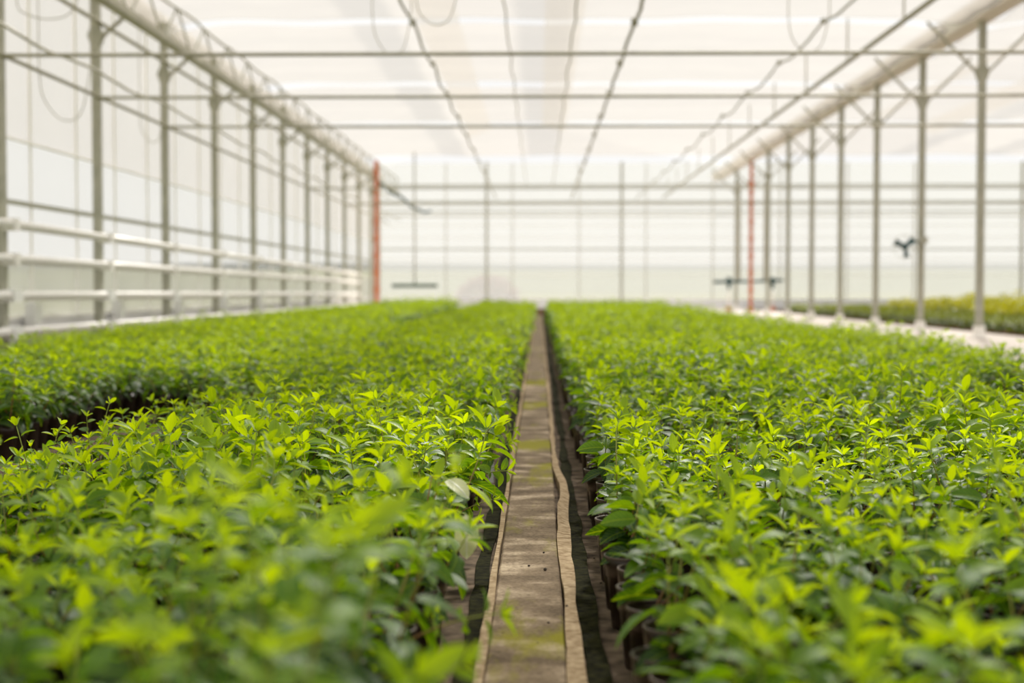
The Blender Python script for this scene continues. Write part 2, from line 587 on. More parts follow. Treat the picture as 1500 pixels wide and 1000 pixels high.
# ------------------------------------------------------------------ walls
def pane_grid(wall, axis, fixed, u0, us, rows, mats, gap=0.03, thick=0.012):
    """Panes of a wall as separate children. axis 'y': the wall runs along y at x = fixed; 'x': along x at y = fixed."""
    shared = {}
    for i in range(len(us) - 1):
        for j in range(len(rows) - 1):
            a, c = us[i] + gap / 2, us[i + 1] - gap / 2
            z0, z1 = rows[j] + gap / 2, rows[j + 1] - gap / 2
            key = (round(c - a, 3), j)
            if key not in shared:
                mb = MB()
                w = c - a
                if axis == 'y':
                    mb.box(-thick / 2, 0, 0, thick / 2, w, z1 - z0)
                else:
                    mb.box(0, -thick / 2, 0, w, thick / 2, z1 - z0)
                shared[key] = mb.mesh('pane', mats[j])
            loc = (fixed, a, z0) if axis == 'y' else (a, fixed, z0)
            obj('pane', shared[key], wall, loc)


# left wall
wl = empty('wall_left', (0, 0, 0))
tag(wl, 'tall whitewashed glazed side wall behind the white pipes', 'wall', kind='structure')
us = [FRAMES[0] + BAY / 2 * i for i in range(30)]
us = [u for u in us if u <= END] + [END]
pane_grid(wl, 'y', -5.06, 0, us, [0.34, 0.94, 1.46, 2.06, 4.02], [M['low_glazing'], M['glazing'], M['glazing'], M['side_cloth']])
b = MB()
b.box(-5.10, us[0], 0.0, -5.03, END, 0.34)
b.build('plinth', M['plinth'], wl)
shared = MB().box(-0.010, -0.010, 0.34, 0.010, 0.010, 4.02).mesh('mullion', M['white_pipe'])
for u in us:
    obj('mullion', shared, wl, (-5.03, u, 0))
for z, h in ((0.36, .03), (0.94, .02), (1.46, .045), (2.06, .016), (4.0, .05)):
    MB().box(-5.045, us[0], z - h / 2, -5.005, END, z + h / 2).build('glazing_rail', M['steel'] if z == 1.46 else M['white_pipe'], wl)

# end wall
we = empty('wall_end', (0, 0, 0))
tag(we, 'whitewashed glazed end wall with hills showing through', 'wall', kind='structure')
ux = [-5.06 + 2.105 * i for i in range(11)]
zr = [0.30, 1.05, 1.55, 1.87, 2.25, 2.62, 3.06, 3.36, 3.88, 4.6]
pane_grid(we, 'x', END + 0.06, 0, ux, zr, [M['end_glazing']] * 9, 0.02)
MB().box(-5.06, END, 0.0, 16.0, END + 0.1, 0.30).build('plinth', M['plinth'], we)
for z in zr[1:-1]:
    w = 0.055 if z in (3.36, 3.88) else (0.04 if z in (1.87, 3.06) else 0.018)
    MB().box(-5.06, END - 0.02, z - w / 2, 16.0, END + 0.04, z + w / 2).build('glazing_rail', M['steel'] if w > .03 else M['white_pipe'], we)
for i, u in enumerate(ux):
    w = 0.03
    MB().box(u - w / 2, END - 0.03, 0.3, u + w / 2, END + 0.05, 4.6).build('mullion', M['wire'], we)
for i, px in enumerate((713, 910, 1490)):
    xx = (px - HX) * (END - .1) / F_PX
    o = empty('end_post', (xx, END - 0.12, 0))
    tag(o, ['grey steel post at the end wall, just left of the path end', 'grey steel post at the end wall, right of the path end',
            'grey steel post at the end wall behind the next bay'][i], 'post', kind='structure')
    MB().box(-.04, -.04, 0.0, .04, .04, 4.6).build('tube', M['steel'], o)
    MB().box(-.09, -.09, 0.0, .09, .09, .02).build('base_plate', M['steel'], o)

# right wall of the next bay
wr = empty('wall_right', (0, 0, 0))
tag(wr, 'whitewashed glazed wall on the far side of the next bay', 'wall', kind='structure')
us2 = [FRAMES[0] + BAY * i for i in range(15)]
us2 = [u for u in us2 if u <= END] + [END]
pane_grid(wr, 'y', 16.06, 0, us2, [0.34, 2.06, 4.02], [M['glazing'], M['side_cloth']])
MB().box(16.03, us2[0], 0.0, 16.10, END, 0.34).build('plinth', M['plinth'], wr)
for u in us2:
    MB().box(16.01, u - .02, 0.3, 16.06, u + .02, 4.02).build('mullion', M['wire'], wr)

# ------------------------------------------------------------------ ceiling: screen cloth panels, glass roof above
ceil = empty('ceiling', (0, 0, 0))
tag(ceil, 'cream shade screens stretched flat under the glass roof', 'ceiling', kind='structure')
# bright slots between panels
slots = [19.0 - 5.72 * 4 + 5.72 * i for i in range(9)]
slots = [s for s in slots if s < Y_LAST - 3]
edges = slots + [Y_LAST]


def cloth_panel(xa, xb, ya, yb, seed):
    r = random.Random(seed)
    nx, ny = 48, 28
    v, f = [], []
    ph = r.uniform(0, 6.28)
    for i in range(nx + 1):
        t = i / nx
        x = xa + (xb - xa) * t
        for j in range(ny + 1):
            s = j / ny
            yy = ya + (yb - ya) * s
            edge = min(t, 1 - t) * (xb - xa)
            z = 4.16 - 0.10 * math.exp(-(edge / 0.45) ** 2)
            z -= 0.05 * math.sin(math.pi * ((s * 2) % 1.0))                      # sags between the wires
            z += 0.012 * math.sin(17 * t + ph + 2 * math.sin(3 * s)) + 0.008 * math.sin(43 * t + 2.1 * ph)
            z += 0.015 * math.sin(31 * s + ph)
            v.append((x, yy, z))
    for i in range(nx):
        for j in range(ny):
            a = i * (ny + 1) + j
            f.append((a, a + ny + 1, a + ny + 2, a + 1))
    mb = MB()
    mb.add(v, f)
    return mb.build('screen_panel', M['cloth'], ceil, smooth=True)


for i in range(len(edges) - 1):
    cloth_panel(XL - 0.2, XR - 0.15, edges[i] + 0.19, edges[i + 1] - 0.19, i)
    cloth_panel(XR + 0.15, 16.0, edges[i] + 0.19, edges[i + 1] - 0.19, 50 + i)

roof = empty('roof', (0, 0, 0))
tag(roof, 'pitched glass roof faintly visible through the ceiling screens', 'roof', kind='structure')
for xa, xb in ((XL - .2, XR), (XR, 16.2)):
    xm = -0.7 if xa < 0 else (xa + xb) / 2
    for s in (-1, 1):
        e = xa if s < 0 else xb
        z0, z1 = 4.45, 5.9
        # glass up to the vent strip, then the vent strip by the ridge
        run = abs(xm - e)
        q, q2 = 1 - 1.5 / run, 1 - 0.8 / run
        xq, zq = e + (xm - e) * q, z0 + (z1 - z0) * q
        xv, zv = e + (xm - e) * q2, z0 + (z1 - z0) * q2
        mb = MB()
        mb.add([(e, -8, z0), (xq, -8, zq), (xq, END, zq), (e, END, z0)], [(0, 1, 2, 3)])
        mb.build('glass_slope', M['roof_glass'], roof)
        mb = MB()
        mb.add([(xq, -8, zq), (xv, -8, zv), (xv, END, zv), (xq, END, zq)], [(0, 1, 2, 3)])
        mb.build('vent_strip', M['roof_vent'], roof)

# gutters
def gutter(x, w, label):
    mb = MB()
    sec = [(-w * .5, 4.02), (w * .5, 4.02), (w * .8, 4.16), (w * .8, 4.22), (-w * .8, 4.22), (-w * .8, 4.16)]
    n = len(sec)
    v = [(x + a, -6, z) for a, z in sec] + [(x + a, END, z) for a, z in sec]
    f = [(k, (k + 1) % n, n + (k + 1) % n, n + k) for k in range(n)] + [tuple(range(n))[::-1], tuple(range(n, 2 * n))]
    mb.add(v, f)
    o = mb.build('gutter', M['gutter'])
    tag(o, label, 'gutter', kind='structure')


gutter(XL - .22, 0.12, 'beige roof gutter along the top of the left wall')
gutter(XR, 0.26, 'broad beige roof gutter carried by the right row of posts')

# ------------------------------------------------------------------ posts, braces, tie bars, rails
lw = MB().box(-.043, -.043, 0, .043, .043, 4.03).mesh('tube', M['steel'])
gus = MB().add([(-.050, -.047, 3.27), (.050, -.047, 3.27), (.085, -.047, 3.37), (.05, -.047, 3.45), (-.05, -.047, 3.45), (-.085, -.047, 3.37),
                (-.050, .047, 3.27), (.050, .047, 3.27), (.085, .047, 3.37), (.05, .047, 3.45), (-.05, .047, 3.45), (-.085, .047, 3.37)],
               [(0, 1, 2, 3, 4, 5), (11, 10, 9, 8, 7, 6)] + [(k, 6 + k, 6 + (k + 1) % 6, (k + 1) % 6) for k in range(6)]).mesh('gusset', M['steel'])
bpl = MB().box(-.10, -.10, 0, .10, .10, .025).mesh('base_plate', M['white_pipe'])
foot = MB().box(-.06, -.06, 0.025, .06, .06, .16).mesh('foot_block', M['white_pipe'])
br_r = MB().bar((0.03, 0, 3.33), (0.70, 0, 4.0), .032).mesh('brace', M['steel_dark'])
br_l = MB().bar((-0.03, 0, 3.33), (-0.70, 0, 4.0), .032).mesh('brace', M['steel_dark'])
br_s = MB().bar((0.03, 0, 3.33), (0.32, 0, 3.58), .036).mesh('brace', M['steel_dark'])

vis = [f for f in FRAMES if f < END - 3]
nl = nr = 0
for f in vis:
    o = empty('post', (XL, f, 0))
    near = f > 12
    lab = f'grey steel post of the left wall, {ORD[nl]} in view' if near else 'grey steel post of the left wall nearer than the view'
    tag(o, lab, 'post', 'left wall posts', 'structure')
    obj('tube', lw, o), obj('gusset', gus, o), obj('base_plate', bpl, o), obj('brace', br_s, o)
    if near:
        nl += 1
    red = abs(f - 37.8) < 0.5
    o = empty('post', (XR, f, 0))
    near = f > 17
    lab = f'grey steel post beside the pale aisle, {ORD[nr]} in view' if near else 'grey steel post beside the pale aisle nearer than the view'
    if red:
        lab = 'orange red painted post beside the far end of the aisle'
    tag(o, lab, 'post', 'posts beside the aisle', 'structure')
    t = obj('tube', lw, o)
    obj('gusset', gus, o), obj('base_plate', bpl, o), obj('foot_block', foot, o), obj('brace', br_l, o), obj('brace', br_r, o)
    if near:
        nr += 1
    if red:
        for ch in list(o.children):
            if ch.name.split('.')[0] in ('tube', 'base_plate', 'foot_block', 'gusset'):
                ch.data = ch.data.copy()
                ch.data.materials[0] = M['red']
        for z in (0.55, 1.0, 1.45, 1.9, 2.35, 2.8, 3.15):
            MB().box(-.058, -.058, z, .058, .058, z + .10).build('collar', M['red'], o)
o = empty('post', (-4.34, 37.9, 0))
tag(o, 'orange red painted post at the far left corner of the bed', 'post', kind='structure')
MB().box(-.055, -.055, 0, .055, .055, 4.03).build('tube', M['red'], o)
MB().box(-.10, -.10, 0, .10, .10, .03).build('base_plate', M['red'], o)
for z in (0.55, 1.0, 1.45, 1.9, 2.35, 2.8, 3.25, 3.65):
    MB().box(-.072, -.072, z, .072, .072, z + .12).build('collar', M['red'], o)

# tie bars across the bays
bar_a = MB().tube([(XL, 0, 2.70), (XR, 0, 2.70)], .018, 8).mesh('tie_bar', M['steel_dark'])
bar_b = MB().tube([(XR, 0, 2.70), (16.0, 0, 2.70)], .018, 8).mesh('tie_bar', M['steel_dark'])
for i, k in enumerate((4, 5, 6, 10, 12, 14)):
    if k >= len(FRAMES) or FRAMES[k] > END:
        continue
    o = obj('tie_bar', bar_a, None, (0, FRAMES[k] - .03, 0))
    tag(o, f'thin steel tie bar across the main bay, {ORD[i]} from the camera', 'tie bar', 'tie bars of the main bay', 'structure')
    o = obj('tie_bar', bar_b, None, (0, FRAMES[k] - .03, 0))
    tag(o, f'thin steel tie bar across the next bay, {ORD[i]} from the camera', 'tie bar', 'tie bars of the next bay', 'structure')


def sag_line(x, z, y0, y1, amp, step, dx=0.0, jit=0.0, seed=0):
    r = random.Random(seed)
    pts = []
    n = int((y1 - y0) / step)
    for i in range(n + 1):
        yy = y0 + (y1 - y0) * i / n
        s = ((yy - FRAMES[0]) / BAY) % 1.0
        pts.append((x + dx * math.sin(2 * math.pi * s + seed) + r.uniform(-jit, jit), yy, z - amp * 4 * s * (1 - s) + r.uniform(-jit, jit)))
    return pts


def line(name, x, z, rr, mat, label, cat, amp=0.05, y0=-2, jit=0.006, seed=0, clips=True, n=6):
    mb = MB()
    mb.tube(sag_line(x, z, y0, END, amp, 0.35, 0.012, jit, seed), rr, n)
    o = mb.build(name, mat, smooth=True)
    tag(o, label, cat, kind='structure')
    if clips:
        cm = MB().box(-rr * 1.7, -.05, z - rr * 1.9, rr * 1.7, .05, z + rr * 1.6).mesh('clip', M['steel_dark'])
        for f in FRAMES:
            if f < END:
                obj('clip', cm, o, (x, f, 0))
    return o


line('hanging_line', -1.36, 3.5, .016, M['steel'], 'sagging grey line under the ceiling, left of the path', 'cable', seed=1)
line('hanging_line', 1.02, 3.5, .020, M['steel_dark'], 'sagging grey line under the ceiling, right of the path', 'cable', seed=2)
line('hanging_line', 3.04, 3.5, .014, M['steel'], 'thin wavy line under the ceiling over the right bed', 'cable', amp=0.08, seed=3)
line('hanging_line', 0.42, 3.85, .012, M['wire'], 'faint wire close under the ceiling over the path', 'cable', amp=0.03, seed=4, clips=False)
line('hanging_line', -0.40, 3.85, .010, M['wire'], 'faint wire close under the ceiling just left of the path', 'cable', amp=0.03, seed=5, clips=False)
line('hanging_cable', -4.38, 2.74, .016, M['wire'], 'pale slack cable lying across the tie bars by the left wall', 'cable', amp=-0.05, seed=6, clips=False)

# thick rails
o = empty('screen_rail', (0, 0, 0))
tag(o, 'dark straight rail under the ceiling along the right bed', 'rail', kind='structure')
MB().tube([(3.9, -2, 3.5), (3.9, END, 3.5)], .030, 10).build('tube', M['steel_dark'], o, True)
cm = MB().bar((0, 0, 0), (0, 0, .55), .02).mesh('hanger', M['wire'])
for f in FRAMES:
    if f < END:
        obj('hanger', cm, o, (3.9, f, 3.5))
o = empty('wall_rail', (0, 0, 0))
tag(o, 'straight rail joining the tops of the left wall posts', 'rail', kind='structure')
MB().tube([(XL + .06, -2, 3.5), (XL + .06, END, 3.5)], .024, 8).build('tube', M['steel_dark'], o, True)
o = empty('wall_rail', (0, 0, 0))
tag(o, 'thin straight rail tying the left wall posts at tie bar height', 'rail', kind='structure')
MB().tube([(XL + .05, -2, 2.7), (XL + .05, END, 2.7)], .021, 8).build('tube', M['steel_dark'], o, True)

# lattice girder along the left wall
g = empty('lattice_girder', (0, 0, 0))
tag(g, 'long lattice girder with thick lower chord above the left bed', 'girder', kind='structure')
MB().box(-4.49, -2, 3.54, -4.39, END, 3.60).build('lower_chord', M['steel'], g)
MB().box(-4.40, -2, 3.55, -4.38, END, 3.63).build('chord_lip', M['steel_dark'], g)
MB().tube(sag_line(-4.44, 4.10, -2, END, 0.05, 0.35, 0, 0.004, 3), .017, 6).build('upper_chord', M['steel_dark'], g, True)
wa = MB().bar((-4.44, 0, 3.58), (-4.44, 0.7, 4.08), .020).mesh('web_bar', M['steel'])
wb = MB().bar((-4.44, 0.7, 4.08), (-4.44, 1.4, 3.58), .020).mesh('web_bar', M['steel'])
y = 7.0
while y < END - 1.5:
    obj('web_bar', wa, g, (0, y, 0))
    obj('web_bar', wb, g, (0, y, 0))
    y += 1.4

# loose hanging loops of wire near the left posts and ceiling
for i, (px, py, d, w, h) in enumerate([(95, 150, 13.6, .5, .45), (222, 195, 18.0, .3, .3), (70, 20, 12.9, .55, .12), (575, 60, 14.5, .4, .4), (1180, 62, 14.0, .4, .3), (640, 25, 12.4, .35, .2)]):
    x, y, z = atd(px, py, d)
    z = min(z, 3.3)
    pts = [(x - w / 2, y, z + .75 * h), (x - w * .42, y, z + .1 * h), (x - w * .1, y + .05, z - .35 * h), (x + w * .3, y + .02, z - .2 * h), (x + w * .5, y, z + .8 * h)]
    top = [(x - w / 2, y, 4.12)]
    cu = []
    for k in range(len(pts) - 1):
        p0, p1 = Vector(pts[max(k - 1, 0)]), Vector(pts[k])
        p2, p3 = Vector(pts[k + 1]), Vector(pts[min(k + 2, len(pts) - 1)])
        for q in range(5):
            t = q / 5
            cu.append(0.5 * ((2 * p1) + (p2 - p0) * t + (2 * p0 - 5 * p1 + 4 * p2 - p3) * t * t + (3 * p1 - p0 - 3 * p2 + p3) * t ** 3))
    cu.append(Vector(pts[-1]))
    pts2 = [Vector(top[0])] + cu + [Vector((x + w / 2, y, 4.12))]
    mb = MB()
    mb.tube(pts2, .006, 5)
    lab = ['slack loop of wire hanging by the first left wall post', 'small wire loop hanging by the second left wall post', 'shallow wire loop hanging at the left wall near the ceiling',
           'slack wire loop hanging from ceiling left of the path', 'slack wire loop hanging from ceiling above the right bed', 'short wire loop hanging from ceiling near the path'][i]
    tag(mb.build('hanging_wire', M['wire'], smooth=True), lab, 'wire', kind='structure')

# ------------------------------------------------------------------ white heating pipes on the left wall
which = ['topmost', 'second from top', 'third from top', 'lowest']
for i, (za, zb) in enumerate(((1.22, 1.00), (0.883, 0.80), (0.55, 0.49), (0.215, 0.20))):
    o = empty('heating_pipe', (0, 0, 0))
    tag(o, f'{which[i]} of the four white pipes along the left wall', 'pipe', 'white pipes on the left wall')
    pa, pb = (-4.70, 6.5, za + .04), (-4.70, 37.0, zb)
    MB().tube([pa, pb], .042, 12).build('tube', M['white_pipe'], o, True)
    for f in FRAMES:
        if 6.5 < f < 37:
            z = pa[2] + (pb[2] - pa[2]) * (f - 6.5) / 30.5
            w = .11 if i >= 2 else .05
            MB().box(-4.765, f - w, z - .055, -4.645, f + w, z + .055).build('clamp', M['white_clamp'] if i >= 2 else M['white_pipe'], o)
# white sleeves standing behind the pipes between posts
sl = MB().box(-.05, -.10, 0.0, .05, .10, .50).mesh('sleeve', M['white_clamp'])
for i, f in enumerate(FRAMES[3:12]):
    o = obj('wall_box', sl, None, (-4.93, f + 1.15, 0.0))
    tag(o, f'small white box standing by the left wall behind the pipes, {ORD[i]} from the camera', 'box', 'white boxes by the left wall')

# ------------------------------------------------------------------ the fan on a post, boom, tray
fx, fy, fz = 5.33, 20.90, 1.25
o = empty('fan', (fx, fy, fz))
tag(o, 'small dark fan clamped to a steel post beside the aisle', 'fan')
mb = MB()
mb.tube([(0, -.05, 0), (0, .06, 0)], .045, 12)
mb.build('hub', M['teal'], o, True)
for k in range(3):
    a = rad(38 + 120 * k)
    c, s = math.cos(a), math.sin(a)
    pts = [(.03, -.018, -.025), (.16, -.03, -.05), (.165, .03, .05), (.03, .018, .025)]
    v = []
    for (r_, yy, w) in pts:
        v.append((c * r_ - s * w, yy - .03, s * r_ + c * w))
    for (r_, yy, w) in pts:
        v.append((c * r_ - s * w, yy - .024, s * r_ + c * w))
    MB().add(v, [(0, 1, 2, 3), (7, 6, 5, 4), (0, 4, 5, 1), (1, 5, 6, 2), (2, 6, 7, 3), (3, 7, 4, 0)]).build('blade', M['teal'], o)
ring = [(.175 * math.cos(2 * math.pi * k / 24), -.03, .175 * math.sin(2 * math.pi * k / 24)) for k in range(25)]
MB().tube(ring, .004, 5, False).build('guard_ring', M['wire'], o, True)
for k in range(4):
    a = rad(83 + 90 * k)
    MB().tube([(.04 * math.cos(a), -.03, .04 * math.sin(a)), (.175 * math.cos(a), -.03, .175 * math.sin(a))], .003, 5).build('guard_spoke', M['wire'], o)
MB().bar((0.0, .05, 0), (XR - fx - .02, .05, .09), .03).build('bracket', M['teal'], o)
MB().box(XR - fx - .06, -.02, .04, XR - fx + .06, .12, .14).build('clamp', M['steel'], o)

bx0, bx1, by, bz = 4.80, 6.70, 39.3, .83
o = empty('spray_boom', (0, 0, 0))
tag(o, 'dark horizontal spray boom behind the orange red post', 'boom')
MB().tube([(bx0, by, bz - .02), (bx1, by, bz + .03)], .045, 8).build('tube', M['teal'], o, True)
MB().tube([(5.50, by, bz), (5.50, by, 3.6)], .030, 8).build('hanger', M['steel_dark'], o, True)
MB().tube([(6.20, by, bz), (6.20, by, 3.6)], .030, 8).build('hanger', M['steel_dark'], o, True)
for xx in (5.22, 6.42):
    lg = MB().tube([(xx, by, 0.10), (xx, by, bz)], .025, 8).build('leg', M['white_pipe'], o, True)
    MB().box(xx - .07, by - .07, 0, xx + .07, by + .07, .12).build('foot', M['red'], lg)
    MB().lathe([(.0, bz - .24), (.03, bz - .22), (.07, bz - .04), (.07, bz + .10), (.0, bz + .12)], 8, xx, by).build('nozzle', M['teal'], o, True)

tx0, tx1, ty, tz = -3.78, -2.62, 36.5, .70
o = empty('hanging_tray', (0, 0, 0))
tag(o, 'narrow green tray hanging on a rod near the far left corner', 'tray')
mb = MB()
mb.box(tx0, ty - .12, tz - .04, tx1, ty + .12, tz - .02)
for (a, b0, c, d0) in ((tx0, ty - .12, tx1, ty - .10), (tx0, ty + .10, tx1, ty + .12), (tx0, ty - .12, tx0 + .02, ty + .12), (tx1 - .02, ty - .12, tx1, ty + .12)):
    mb.box(a, b0, tz - .04, c, d0, tz + .05)
mb.build('trough', M['green_metal'], o)
MB().tube([((tx0 + tx1) / 2, ty, tz - .02), ((tx0 + tx1) / 2, ty, 4.15)], .022, 8).build('rod', M['steel'], o, True)

# black slack hose near the far left corner, tied under the girder
pts = [atd(562, 272, 38.6), atd(572, 282, 38.6), atd(590, 290, 38.6), atd(603, 303, 38.6), atd(622, 311, 38.6), atd(632, 309, 38.6)]
mb = MB()
mb.tube([(-4.42, 38.6, 3.56)] + pts, .04, 6)
tag(mb.build('hose', M['teal'], smooth=True), 'dark hose drooping from the girder beside the red left post', 'hose')

# boards that close the far end of the beds
for i, (xa, xb) in enumerate(((-4.3, -.13), (.13, 2.85), (-.125, .125))):
    MB_ = MB()
    MB_.box(xa, 33.70, 0, xb, 33.76, .16)
    o = MB_.build('edging_board', M['timber'])
    tag(o, ['brown timber board closing the far end of the left bed', 'brown timber board closing the far end of the right bed', 'short brown board across the far end of the path'][i], 'board')

# ------------------------------------------------------------------ leaves and shoots
def leaf_geo(width, fold, curl, lod):
    ts = {0: (0, .12, .30, .5, .70, .87, 1), 1: (0, .3, .66, 1), 2: (0, .42, 1)}[lod]
    v, uv, f = [], [], []

    def hw(t):
        return width * 0.5 * (t ** .62) * ((1 - t) ** .80) / 0.378

    mid, lf, rt = [], [], []
    for t in ts:
        z = 0.10 * t - curl * t * t
        mid.append(len(v))
        v.append((0, t * (1 - 0.10 * abs(curl)), z))
        uv.append((.5, t))
        if 0 < t < 1:
            w = hw(t)
            lf.append(len(v))
            v.append((-w, t * (1 - 0.10 * abs(curl)), z + fold * w))
            uv.append((0.5 - 0.5 * w / (width * .5 + 1e-6), t))
            rt.append(len(v))
            v.append((w, t * (1 - 0.10 * abs(curl)), z + fold * w))
            uv.append((0.5 + 0.5 * w / (width * .5 + 1e-6), t))
    n = len(ts)
    for side, s in ((lf, 0), (rt, 1)):
        tri = [(mid[0], mid[1], side[0])]
        for i in range(n - 3):
            tri.append((mid[i + 1], mid[i + 2], side[i + 1]))
            tri.append((mid[i + 1], side[i + 1], side[i]))
        tri.append((mid[n - 2], mid[n - 1], side[n - 3]))
        if s:
            tri = [t[::-1] for t in tri]
        f += tri
    # counter-clockwise seen from above: left-side triangles come reversed
    f = [t[::-1] for t in f]
    return np.array(v, np.float32), np.array(uv, np.float32), np.array(f, np.int32)


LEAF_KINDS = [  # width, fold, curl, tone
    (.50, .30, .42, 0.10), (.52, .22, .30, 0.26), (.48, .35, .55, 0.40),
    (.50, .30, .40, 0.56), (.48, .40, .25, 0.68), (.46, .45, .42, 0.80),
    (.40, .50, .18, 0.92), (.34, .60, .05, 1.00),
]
GEO = {(k, l): leaf_geo(*LEAF_KINDS[k][:3], l) for k in range(len(LEAF_KINDS)) for l in (0, 1, 2)}


def np_mesh(name, V, F, mats, tone=None, uv=None, midx=None, smooth=True):
    me = bpy.data.meshes.new(name)
    me.vertices.add(len(V))
    me.vertices.foreach_set('co', V.astype(np.float32).ravel())
    me.loops.add(F.size)
    me.loops.foreach_set('vertex_index', F.astype(np.int32).ravel())
    me.polygons.add(len(F))
    k = F.shape[1]
    me.polygons.foreach_set('loop_start', np.arange(0, F.size, k, dtype=np.int32))
    for m in mats:
        me.materials.append(m)
    if midx is not None:
        me.polygons.foreach_set('material_index', midx.astype(np.int32))
    me.polygons.foreach_set('use_smooth', np.full(len(F), smooth))
    me.update(calc_edges=True)
    if uv is not None:
        l = me.uv_layers.new(name='UVMap')
        l.data.foreach_set('uv', uv[F.ravel()].astype(np.float32).ravel())
    if tone is not None:
        a = me.attributes.new('tone', 'FLOAT', 'POINT')
        a.data.foreach_set('value', tone.astype(np.float32))
    me.validate()
    return me


def leaf_mesh(k, mat, name='leaf'):
    v, uv, f = GEO[(k, 0)]
    return np_mesh(name, v, f, [mat], np.full(len(v), LEAF_KINDS[k][3]), uv)


LEAF = [leaf_mesh(k, M['leaf']) for k in range(len(LEAF_KINDS))]


def make_shoot(r, length, lean0, lean1, bare=0.1, size=0.056, nodes=5):
    """A shoot leaning towards +x: stem points, radii and leaves (kind, 4x4 matrix)."""
    pts, dirs = [], []
    n = 8
    p = Vector((0, 0, 0))
    wob = r.uniform(-.25, .25)
    for i in range(n + 1):
        t = i / n
        a = lean0 + (lean1 - lean0) * t
        d = Vector((math.sin(a), wob * math.sin(3 * t) * .3, math.cos(a))).normalized()
        pts.append(p.copy())
        dirs.append(d)
        p = p + d * (length / n)

    def sample(t):
        x = max(0, min(.9999, t)) * n
        i = int(x)
        return pts[i].lerp(pts[min(i + 1, n)], x - i), dirs[min(i, n)].lerp(dirs[min(i + 1, n)], x - i).normalized()

    leaves = []

    def put(p, d, az, ang, L, kind, roll=0.0):
        ref = Vector((0, 1, 0))
        o1 = d.cross(ref).normalized()
        o2 = d.cross(o1).normalized()
        o = o1 * math.cos(az) + o2 * math.sin(az)
        y = d * math.cos(ang) + o * math.sin(ang)
        z = d * math.sin(ang) - o * math.cos(ang)
        x = y.cross(z)
        m = Matrix((x, y, z)).transposed().to_4x4() @ Matrix.Rotation(roll, 4, 'Y') @ Matrix.Scale(L, 4)
        m.translation = p + y * 0.004
        leaves.append((kind, m))

    az0 = r.uniform(0, 6.28)
    for i in range(nodes):
        t = bare + (0.97 - bare) * (1 - (1 - (i + .3) / nodes) ** 1.25)
        p_, d_ = sample(t)
        q = i / (nodes - 1)
        L = size * (0.86 + 0.42 * math.sin(math.pi * min(1, q + .12))) * r.uniform(.86, 1.15) * (1 - .22 * q)
        for s in (0, 1):
            az = az0 + i * math.pi / 2 + s * math.pi + r.uniform(-.3, .3)
            ang = rad(100 - 30 * q + r.uniform(-16, 16))
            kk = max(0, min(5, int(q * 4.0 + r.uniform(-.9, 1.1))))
            put(p_, d_, az, ang, L, kk, r.uniform(-.35, .35))
    p_, d_ = sample(.995)
    for s in range(4):
        put(p_, d_, az0 + s * math.pi / 2 + r.uniform(-.2, .2), rad((60 if s % 2 else 34) + r.uniform(-14, 12)),
            size * (.76 if s % 2 else .46) * r.uniform(.85, 1.1), 6 if s % 2 else 7, r.uniform(-.2, .2))
    radii = [0.0022 * (1 - .55 * i / n) for i in range(n + 1)]
    return {'pts': pts, 'rad': radii, 'leaves': leaves}


rs = random.Random(21)
SHOOTS = []
for i in range(14):
    SHOOTS.append(make_shoot(rs, rs.uniform(.115, .185), rad(rs.uniform(22, 62)), rad(rs.uniform(2, 40)), .16, rs.uniform(.054, .066), 4))
for i in range(4):      # leggy shoots that stand above the rest
    SHOOTS.append(make_shoot(rs, rs.uniform(.20, .245), rad(rs.uniform(2, 22)), rad(rs.uniform(6, 40)), .45, .052, 3))
for i in range(3):      # low shoots that hang out over the pot edge
    SHOOTS.append(make_shoot(rs, rs.uniform(.15, .18), rad(rs.uniform(48, 62)), rad(rs.uniform(75, 105)), .2, .056, 4))
for i in range(4):      # tall leafy shoots
    SHOOTS.append(make_shoot(rs, rs.uniform(.26, .31), rad(rs.uniform(4, 24)), rad(rs.uniform(4, 34)), .12, .060, 6))
SHOOTS.append(make_shoot(rs, .30, rad(38), rad(58), .25, .080, 5))
UPRIGHT, LEGGY, LOW, TALL = list(range(14)), list(range(14, 18)), list(range(18, 21)), list(range(21, 25))


def tube_np(pts, radii, n=5):
    mb = MB()
    mb.tube(pts, list(radii), n, False)
    V = np.array(mb.v, np.float32)
    F = []
    for a, b_, c, d in mb.f:
        F += [(a, b_, c), (a, c, d)]
    tone = np.repeat(np.linspace(.05, 1.0, len(pts)), n)
    return V, np.array(F, np.int32), tone


STEM_MESH, FOLIAGE_MESH = [], []
for s in SHOOTS:
    V, F, T = tube_np(s['pts'], s['rad'], 5)
    STEM_MESH.append(np_mesh('shoot', V, F, [M['stem']], T))
for s in SHOOTS:
    Vs, Fs, Ts, Us, o = [], [], [], [], 0
    for kind, m in s['leaves']:
        v, uv, f = GEO[(kind, 0)]
        A = np.array(m, np.float32)
        Vs.append(v @ A[:3, :3].T + A[:3, 3])
        Fs.append(f + o)
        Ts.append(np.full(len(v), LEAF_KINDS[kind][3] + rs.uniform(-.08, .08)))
        Us.append(uv)
        o += len(v)
    FOLIAGE_MESH.append(np_mesh('leaves', np.concatenate(Vs), np.concatenate(Fs), [M['leaf']], np.clip(np.concatenate(Ts), 0, 1), np.concatenate(Us)))

